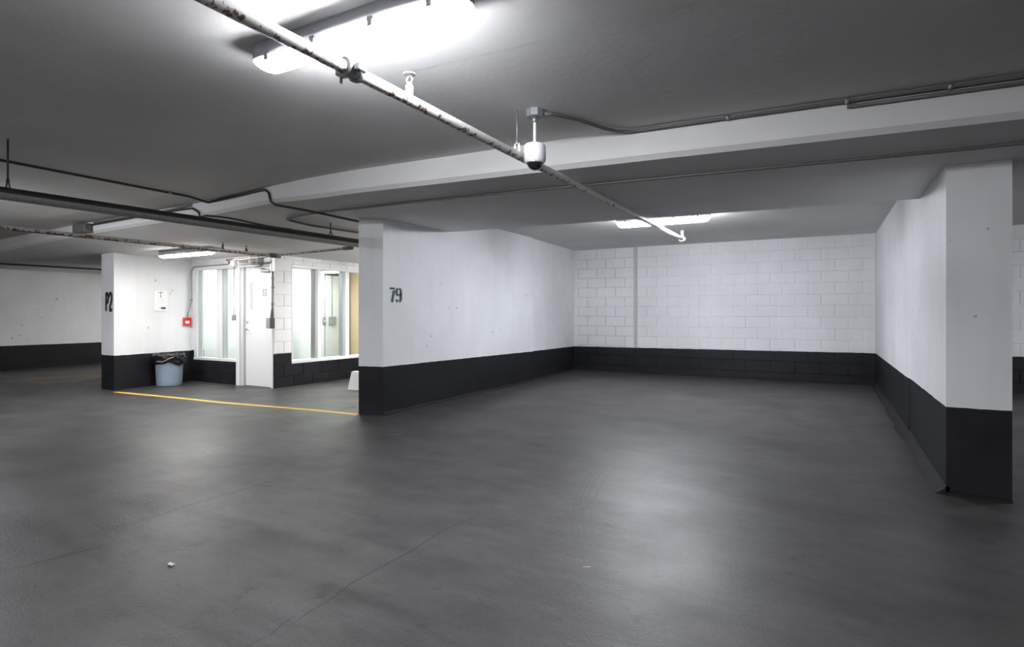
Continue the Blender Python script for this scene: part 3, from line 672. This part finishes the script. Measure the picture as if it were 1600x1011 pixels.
# ------------------------------------------------------------------ fluorescent fixtures
def fixture(cx, cy, ztop, label, L=1.28, W=0.165, lens='lens', group='wraparound ceiling lamps', deep=False):
    t = thing('ceiling_lamp', (cx, cy, ztop), label, 'lamp', group)
    def pill(hl, hw, r, z, n=6):
        pts = []
        for sx_, sy_, a0_ in ((1, -1, -90), (1, 1, 0), (-1, 1, 90), (-1, -1, 180)):
            for k in range(n + 1):
                a = math.radians(a0_ + 90*k/n); pts.append((cx + sx_*(hl - r) + r*math.cos(a), cy + sy_*(hw - r) + r*math.sin(a), z))
        return pts
    def loft(rings, m):
        n = len(rings[0]); v = [p for r in rings for p in r]
        f = [(i*n+k, (i+1)*n+k, (i+1)*n+(k+1) % n, i*n+(k+1) % n) for i in range(len(rings)-1) for k in range(n)]
        m.add(v, f, True); b = len(m.v) - len(v)
        m.f += [tuple(b+k for k in range(n)), tuple(b+(len(rings)-1)*n+k for k in range(n-1, -1, -1))]; m.sm += [False, False]; return m
    hl, hw = L/2, W/2
    sub('housing', loft([pill(hl, hw, 0.06, ztop - 0.001), pill(hl, hw, 0.06, ztop - 0.075)], MB()), M['housing'], t)
    prof = ((0.004, 0.004, 0.06, 0.0755), (0.008, 0.006, 0.06, 0.10), (0.03, 0.022, 0.05, 0.13), (0.07, 0.05, 0.03, 0.142)) if deep else ((0.004, 0.004, 0.06, 0.0755), (0.007, 0.007, 0.058, 0.084), (0.026, 0.026, 0.045, 0.100), (0.055, 0.05, 0.03, 0.108))
    sub('diffuser', loft([pill(hl - a_, hw - b_, c_, ztop - d_) for a_, b_, c_, d_ in prof], MB()), M[lens], t)
    for k in (-0.78, -0.28, 0.28, 0.78):
        sub('clip', MB().box((cx + k*hl - 0.014, cy - hw - 0.004, ztop - 0.10), (cx + k*hl + 0.014, cy - hw + 0.001, ztop - 0.06)), M['galv'], t)
    return t
fixture(-1.92, 1.94, ZC, 'bright wraparound ceiling lamp above the white sprinkler pipe coupling')
fixture(-1.98, 7.74, ZC, 'bright ceiling lamp inside the bay near the block wall', 1.26, lens='lens_bay', deep=True)
fixture(-8.66, 5.22, 2.19, 'ceiling lamp on the soffit between the P2 wall and the lobby door', 1.3, 0.15, 'lens_warm')
fixture(-8.6, 1.95, ZC, 'ceiling lamp over the driving lane opposite the lobby')
fixture(-1.92, -4.2, ZC, 'unseen ceiling lamp added over the driving lane opposite the bay', lens='lens_rear')  # added out of view behind the camera for more light
fixture(4.2, -4.2, ZC, 'unseen ceiling lamp added over the driving lane opposite the next bay', lens='lens_rear')  # unseen lamp added to brighten the column and wall-end fronts
fixture(-8.6, -4.2, ZC, 'unseen ceiling lamp added at the far end of the driving lane from the block wall', lens='lens_rear')  # another unseen lamp added behind the camera as fill
fixture(-6.35, 7.9, zs(-6.35, 7.9), 'ceiling lamp between the long lobby window and the 79 wall', 1.2, lens='lens_flank')
fixture(4.2, 7.74, ZC, 'ceiling lamp inside the next bay past the bare column')
fixture(-13.3, 8.3, zs(-13.3, 8.3), 'ceiling lamp in the aisle behind the P2 wall end', lens='lens_warm')
fixture(-9.0, 7.2, 2.16, 'ceiling lamp inside the lobby by the door', 1.0, lens='lens_lobby')
fixture(-11.4, 7.15, 2.16, 'extra ceiling lamp added inside the lobby to brighten the partition', 1.0, lens='lens_lobby')  # extra lamp added so the partition behind the glass is brighter
fixture(-8.95, 8.6, 2.16, 'ceiling lamp inside the lobby by the long window', 1.0, lens='lens_lobby')

# ------------------------------------------------------------------ sprinkler main over the bay
PXm, PZ = -1.81, 2.254
sp = thing('sprinkler_pipe', (PXm, 3, PZ), 'white sprinkler pipe with rust spots running over the lane into the bay', 'pipe')
sub('pipe', MB().tube([(PXm, y, PZ) for y in (-7.9, -4, 0, 1.77, 4, 6, 8.24)], 0.028, 14), M['pipe_white'], sp)
cy0 = 1.815
cp = MB()
for a, b, r in ((-0.045, 0.045, 0.036),): cp.tube([(PXm, cy0 + a, PZ), (PXm, cy0 + b, PZ)], r, 14)
for y in (-0.033, 0.033): cp.tube([(PXm, cy0 + y - 0.011, PZ), (PXm, cy0 + y + 0.011, PZ)], 0.042, 14)
cpo = sub('coupling', cp, M['galv'], sp)
for s_ in (-1, 1):
    sub('coupling_lug', MB().box((PXm + s_*0.038, cy0 - 0.025, PZ - 0.018), (PXm + s_*0.072, cy0 + 0.025, PZ + 0.018), 0.005), M['galv'], cpo)
    sub('bolt', MB().tube([(PXm + s_*0.058, cy0, PZ - 0.045), (PXm + s_*0.058, cy0, PZ + 0.04)], 0.007, 8), M['galv'], cpo)
def upright(parent, x, y, zp, top, mat='pipe_white', s=1.0):
    h = sub('sprinkler_head', MB().lathe([(0.017*s, 0), (0.017*s, (top-zp)*0.45), (0.011*s, (top-zp)*0.5), (0.011*s, (top-zp)*0.6)], (x, y, zp), 12), M[mat], parent)
    fr = MB()
    for s_ in (-1, 1): fr.tube([(x + s_*0.010*s, y, zp + (top-zp)*0.58), (x + s_*0.016*s, y, zp + (top-zp)*0.76), (x, y, top - 0.004)], 0.0035*s, 6)
    sub('sprinkler_frame', fr, M['galv'], h)
    sub('deflector', MB().lathe([(0.027*s, 0), (0.027*s, 0.004), (0.012*s, 0.006)], (x, y, top - 0.004), 16), M['grey_face'], h)
sy = 2.21
upright(sp, PXm, sy, PZ + 0.02, PZ + 0.13, s=1.15)
upright(sp, PXm, 8.20, PZ + 0.02, PZ + 0.12, s=1.1)
sub('end_fitting', MB().tube([(PXm, 8.15, PZ), (PXm, 8.28, PZ)], 0.038, 12), M['pipe_white'], sp)
def hanger(parent, x, y, zp, r, ztop, mat='iron', rod=0.006):
    a = sub('hanger_rod', MB().tube([(x, y, zp + r + 0.05), (x, y, ztop)], rod, 8), M[mat], parent)
    cl = MB(); R_ = r + 0.005
    e_ = 0.75*r
    ring = [(x - e_, y, zp + 0.72*r), (x - 0.012, y, zp + r + 0.045), (x + 0.012, y, zp + r + 0.045), (x + e_, y, zp + 0.72*r)]
    cl.sweep(ring, [(-0.008, -0.003), (0.008, -0.003), (0.008, 0.003), (-0.008, 0.003)], up=Vector((0, 1, 0)))
    cl.tube([(x, y, zp + r + 0.035), (x, y, zp + r + 0.065)], rod*1.7, 8)
    sub('clevis', cl, M[mat], a)
hanger(sp, PXm, 3.32, PZ, 0.029, ZC, 'galv')

# dome camera
cx0, cy1 = -1.703, 3.37
dc = thing('dome_camera', (cx0, cy1, ZC), 'white dome security camera hung from the ceiling beside the sprinkler pipe', 'camera')
sub('ceiling_box', MB().lathe([(0.055, -0.05), (0.058, -0.045), (0.058, 0)], (cx0, cy1, ZC), 8, smooth=False), M['galv'], dc)
sub('stem', MB().tube([(cx0, cy1, ZC - 0.05), (cx0, cy1, 2.31)], 0.010, 12), M['plastic_white'], dc)
sub('stem_collar', MB().tube([(cx0, cy1, ZC - 0.085), (cx0, cy1, ZC - 0.05)], 0.017, 12), M['galv'], dc)
hs = sub('housing', MB().lathe([(0.02, 2.325), (0.06, 2.322), (0.070, 2.314), (0.073, 2.30), (0.073, 2.215), (0.068, 2.208), (0.066, 2.200), (0.058, 2.197)][::-1], (cx0, cy1, 0), 32), M['plastic_white'], dc)
for z in (2.235, 2.255, 2.275): sub('rib', MB().lathe([(0.0735, z - 0.0015), (0.0745, z), (0.0735, z + 0.0015)], (cx0, cy1, 0), 32), M['plastic_white'], hs)
dm = sub('dome', MB().lathe([(0.052*math.cos(a), 2.199 - 0.048*math.sin(a)) for a in [math.pi/2*k/8*0.98 for k in range(9)]][::-1], (cx0, cy1, 0), 28), M['smoke'], dc)
sub('dome_ring', MB().lathe([(0.055, 2.192), (0.060, 2.194), (0.060, 2.200), (0.055, 2.202)], (cx0, cy1, 0), 28), M['chrome'], dc)
# conduit from the camera box along the top of the fascia
def conduit(name, pts, r, label, mat='galv_dark', straps=(), group=None, base=None):
    pts = [Vector(p) for p in pts]
    t = thing(name, base or pts[len(pts)//2], label, 'conduit', group)
    sub('tube', MB().tube(pts, r, 8), M[mat], t)
    for (p, d) in straps:
        p = Vector(p); d = Vector(d).normalized()
        sub('strap', MB().tube([p - d*0.012, p + d*0.012], r*1.45, 8), M['galv'], t)
    return t
zt = ZC - 0.022
fp = [Vector((x, fasY(x) - 0.024, zt)) for x in (-1.16, -0.4, 0.3, 0.97, 2, 4, 6.5, 8.9)]
cpts = [Vector((cx0 + 0.058, cy1 + 0.02, ZC - 0.03)), Vector((-1.60, 3.45, zt)), Vector((-1.50, 3.62, zt)), Vector((-1.40, 3.90, zt)), Vector((-1.34, 4.0, zt)), Vector((-1.26, fasY(-1.26) - 0.026, zt))] + fp
conduit('camera_conduit', cpts, 0.013, 'grey conduit from the dome camera along the top of the pale fascia', straps=[((x, fasY(x) - 0.024, zt), (1, 0.04, 0)) for x in (-0.6, 0.1, 0.62, 1.6)])
conduit('fascia_conduit', [Vector((x, fasY(x) - 0.018, zt - 0.034)) for x in (0.1, 0.97, 2, 4, 6.5, 8.9)], 0.012, 'second grey conduit tucked under the camera conduit on the fascia')
# conduit across the beam underside
def under(pts, drop, seg=0.12):
    out = []
    for a, b in zip(pts, pts[1:]):
        k = max(1, int((b - a).length / seg)); out += [a.lerp(b, i / k) for i in range(k)]
    out.append(pts[-1])
    return [Vector((p.x, p.y, zs(p.x, p.y) - drop)) for p in out]
r_ = 0.013
sp1 = [onS(x, y, r_ + 0.009) for x, y in ((1600, 223), (1400, 243), (1200, 262), (1000, 281), (800, 300), (640, 316), (539, 327), (486, 333.5), (449, 343), (455, 345), (562, 364))]
conduit('beam_conduit', under([sp1[0] + Vector((5, 0.2, 0))] + sp1, r_ + 0.009), r_, 'long thin conduit crossing the underside of the dropped beam')
# two conduits bent over the fascia left of the beam
def fas_pt(x, z, off=0.014):
    X = -6.0
    for _ in range(30):
        r = ray(x, 0); X2 = r.x * ((fasY(X) - off) / r.y); X = X2
    return Vector((X, fasY(X) - off, z))
c1 = onz(0, 250, ZC - 0.021); c2 = fas_pt(325, ZC - 0.02); c3 = fas_pt(408, ZC - 0.02); c4 = fas_pt(420, ZC - 0.07); c5 = fas_pt(423, zs(-5.15, 4.03) + 0.01)
e1 = onS(430, 320, 0.055); e2 = onS(560, 346, 0.055)
c1b = Vector((c2.x - 0.05, c1.y, ZC - 0.021))
conduit('soffit_conduit', [c1 + Vector((0, -3, 0)), c1, onz(295, 307, ZC - 0.021), c2, c3, fas_pt(415, ZC - 0.03), c4, c5] + under([e1, e2], 0.055) + [], 0.013, 'dark conduit running over the lane ceiling and down the fascia to the soffit', 'iron', straps=[(onz(265, 301, ZC - 0.021), (0, 1, 0))])
g0 = fas_pt(143, ZC - 0.05, 0.022); g1 = fas_pt(285, ZC - 0.05, 0.022); g2 = fas_pt(300, ZC - 0.06, 0.022); g3 = fas_pt(310, ZC - 0.12, 0.022); g4 = fas_pt(313, zs(-6.7, 4.2) - 0.015, 0.022)
h1 = onS(322, 337, 0.022); h2 = onS(450, 358, 0.022); h3 = onS(562, 375.5, 0.022)
cb = conduit('soffit_conduit', [g0, fas_pt(180, ZC - 0.05, 0.022), fas_pt(215, ZC - 0.05, 0.022), fas_pt(235, ZC - 0.05, 0.022), fas_pt(260, ZC - 0.05, 0.022), g1, g2, g3, g4] + under([h1, h2, h3, h3 + (h3 - h2)*0.6], 0.022), 0.012, 'dark conduit from a steel box along the fascia and under the soffit', 'iron')
sub('junction_box', MB().box((g0.x - 0.36, g0.y - 0.09, ZC - 0.155), (g0.x, g0.y + 0.0, ZC - 0.03), 0.006), M['galv_dark'], cb)
conduit('fascia_conduit', [fas_pt(146, ZC - 0.018), fas_pt(220, ZC - 0.018), fas_pt(298, ZC - 0.018)], 0.012, 'short grey conduit beside the steel box on the fascia', 'galv')

# drain pipe and branch sprinkler lines under the soffit
DXp, DZp = -5.5, 2.125
dp = thing('drain_pipe', (DXp, 4, DZp), 'thick drain pipe with black top and grey underside below the soffit', 'pipe')
sub('pipe', MB().tube([(DXp - 0.05, y, DZp) for y in (-7.9, 0)] + [(DXp - 0.05, 2, DZp), (DXp, 4, DZp), (DXp + 0.06, 6, DZp), (DXp + 0.06, 10.9, DZp)], 0.05, 18), M['drain'], dp)
hy = onX(14, 300, DXp - 0.03)
hanger(dp, DXp - 0.05, hy.y, DZp, 0.05, ZC, 'iron', 0.007)
hy = onX(516, 372, DXp + 0.03)
hanger(dp, DXp + 0.035, hy.y, DZp, 0.05, zs(DXp, hy.y), 'iron', 0.006)
bp = thing('branch_pipe', (-7.38, 4, 2.08), 'brown flecked sprinkler branch pipe with a side arm over the lobby door', 'pipe')
bz = 2.08
sub('pipe', MB().tube([(-7.38, y, bz) for y in (-7.9, -2, 2, 4, 5.0)] + [(-7.34, 5.8, bz)], 0.024, 12), M['pipe_brown'], bp)
sub('side_arm', MB().tube([(-7.34, 5.77, bz), (-6.4, 5.68, bz), (-5.62, 5.61, bz)], 0.018, 10), M['pipe_brown'], bp)
sub('side_arm', MB().tube([(-7.34, 5.8, bz), (-7.9, 5.85, bz - 0.01), (-8.6, 5.9, bz - 0.01)], 0.014, 10), M['pipe_brown'], bp)
sub('tee', MB().tube([(-7.34, 5.70, bz), (-7.34, 5.88, bz)], 0.036, 12).tube([(-7.43, 5.78, bz), (-7.24, 5.77, bz)], 0.030, 12), M['galv_dark'], bp)
sub('drop', MB().tube([(-8.6, 5.9, bz + 0.01), (-8.6, 5.9, bz - 0.06)], 0.016, 8).tube([(-8.66, 5.9, bz), (-8.5, 5.9, bz)], 0.02, 8), M['galv_dark'], bp)
sub('elbow', MB().tube([(-5.74, 5.625, bz), (-5.57, 5.61, bz)], 0.026, 10), M['galv_dark'], bp)
hy = onX(348, 390, -7.38); hanger(bp, -7.38, hy.y, bz, 0.024, zs(-7.38, hy.y), 'iron', 0.005)
hy = onX(385, 393, -7.36); upright(bp, -7.36, hy.y, bz + 0.015, zs(-7.36, hy.y) - 0.012, 'iron', 1.0)
fl = thing('branch_pipe', (-13.0, 5, 2.1), 'thin black pipe across the ceiling before the outer wall', 'pipe')
sub('pipe', MB().tube([(-13.05, y, 2.1) for y in (-7.9, 0, 4.5)] + [(-12.95, 6.1, 2.1), (-12.95, 6.35, 2.1)], 0.016, 10), M['iron'], fl)
hanger(fl, -13.05, 4.2, 2.1, 0.016, zs(-13.05, 4.2) if 4.2 > fasY(-13.05) else ZC, 'iron', 0.005)
hanger(fl, -13.05, 0.0, 2.1, 0.016, ZC, 'iron', 0.005)

# ------------------------------------------------------------------ bin, kerb, litter
bc = onF(264.5, 602.5); dw_ = (bc - A_).dot(nu); bc = bc + nu * max(0.0, 0.275 - dw_); bzf = fz(bc.x, bc.y)
bn = thing('waste_bin', (bc.x, bc.y, bzf), 'blue grey plastic bin with a black bag in front of the lobby', 'bin')
sub('body', MB().lathe([(r0*0.92, z0) for r0, z0 in ((0.20, 0.002), (0.208, 0.012), (0.213, 0.06), (0.232, 0.48), (0.236, 0.50), (0.226, 0.50), (0.215, 0.46), (0.20, 0.08), (0.1, 0.075))], (bc.x, bc.y, bzf), 36), M['blue_bin'], bn)
rr = random.Random(3); ph = [rr.uniform(0, 6.28) for _ in range(9)]
def wob(i, a, r):
    k = (math.sin(7*a + ph[0] + i*1.3) * 0.4 + math.sin(13*a + ph[1] - i*2.1) * 0.35 + math.sin(23*a + ph[2] + i) * 0.25)
    low = 0.03 * math.sin(3*a + ph[3]) + 0.02 * math.sin(5*a + ph[4])
    return r + 0.016*k*(1 if i > 0 else 0.6), (low if i in (0, 1, 14) else 0) + 0.010*math.sin(9*a + ph[5] + i)
sub('liner', MB().lathe([(r0*0.92, z0) for r0, z0 in ((0.243, 0.40), (0.252, 0.405), (0.262, 0.43), (0.255, 0.455), (0.268, 0.475), (0.262, 0.50), (0.272, 0.52), (0.262, 0.545), (0.25, 0.555), (0.225, 0.55), (0.205, 0.52), (0.20, 0.40), (0.19, 0.3), (0.10, 0.28))], (bc.x, bc.y, bzf), 72, wob), M['bag'], bn)
ties = MB()
ties.tube([(bc.x + 0.262*math.cos(a), bc.y + 0.262*math.sin(a), bzf + 0.43 + 0.09*((a + 1.35)/1.1)**2 + 0.01*math.sin(9*a)) for a in [-1.35 + 1.1*k/10 for k in range(11)]], 0.006, 6)
sub('tie', ties, plain('bag_tie', (0.35, 0.35, 0.36), 0.3), bn)

kc = onF(543, 609); kz = fz(kc.x, kc.y)
kb = MB(); kx0, kx1, ky0, ky1 = kc.x, kc.x + 1.3, kc.y, kc.y + 0.16
kb.add([(kx0, ky0, kz - 0.002), (kx1, ky0, kz - 0.002), (kx1, ky1, kz - 0.002), (kx0, ky1, kz - 0.002), (kx0 + 0.06, ky0 + 0.03, kz + 0.295), (kx1 - 0.06, ky0 + 0.03, kz + 0.295), (kx1 - 0.06, ky1 - 0.03, kz + 0.295), (kx0 + 0.06, ky1 - 0.03, kz + 0.295)], [(3,2,1,0), (4,5,6,7), (0,1,5,4), (1,2,6,5), (2,3,7,6), (3,0,4,7)])
tag(kb.build('concrete_barrier', M['kerb']), 'white sloped-end concrete barrier on the floor behind the 79 wall end', 'barrier')
lp = onF(268, 884); lz = fz(lp.x, lp.y); m = MB(); rr = random.Random(5)
pts = []
for i in range(5):
    for j in range(4): pts.append((lp.x - 0.016 + 0.008*i + rr.uniform(-.002, .002), lp.y - 0.01 + 0.007*j + rr.uniform(-.002, .002), lz + 0.002 + rr.uniform(0, 0.012)))
m.add(pts, [(i*4+j, (i+1)*4+j, (i+1)*4+j+1, i*4+j+1) for i in range(4) for j in range(3)])
lt = m.build('litter', M['chip']); tag(lt, 'crumpled scrap of pale litter lying on the open floor', 'litter')
sub('dark_side', MB().box((lp.x - 0.012, lp.y - 0.012, lz + 0.0005), (lp.x + 0.014, lp.y - 0.002, lz + 0.006), 0.001), M['iron'], lt)
lp = onF(553, 636); lz = fz(lp.x, lp.y)
m = MB().add([(lp.x - 0.03, lp.y - 0.01, lz + 0.001), (lp.x, lp.y - 0.02, lz + 0.008), (lp.x + 0.035, lp.y, lz + 0.002), (lp.x + 0.01, lp.y + 0.02, lz + 0.006), (lp.x - 0.02, lp.y + 0.015, lz + 0.001), (lp.x, lp.y, lz + 0.012)], [(0, 1, 5), (1, 2, 5), (2, 3, 5), (3, 4, 5), (4, 0, 5)])
tag(m.build('litter', M['iron']), 'small dark dry leaf on the floor beside the 79 column', 'litter')
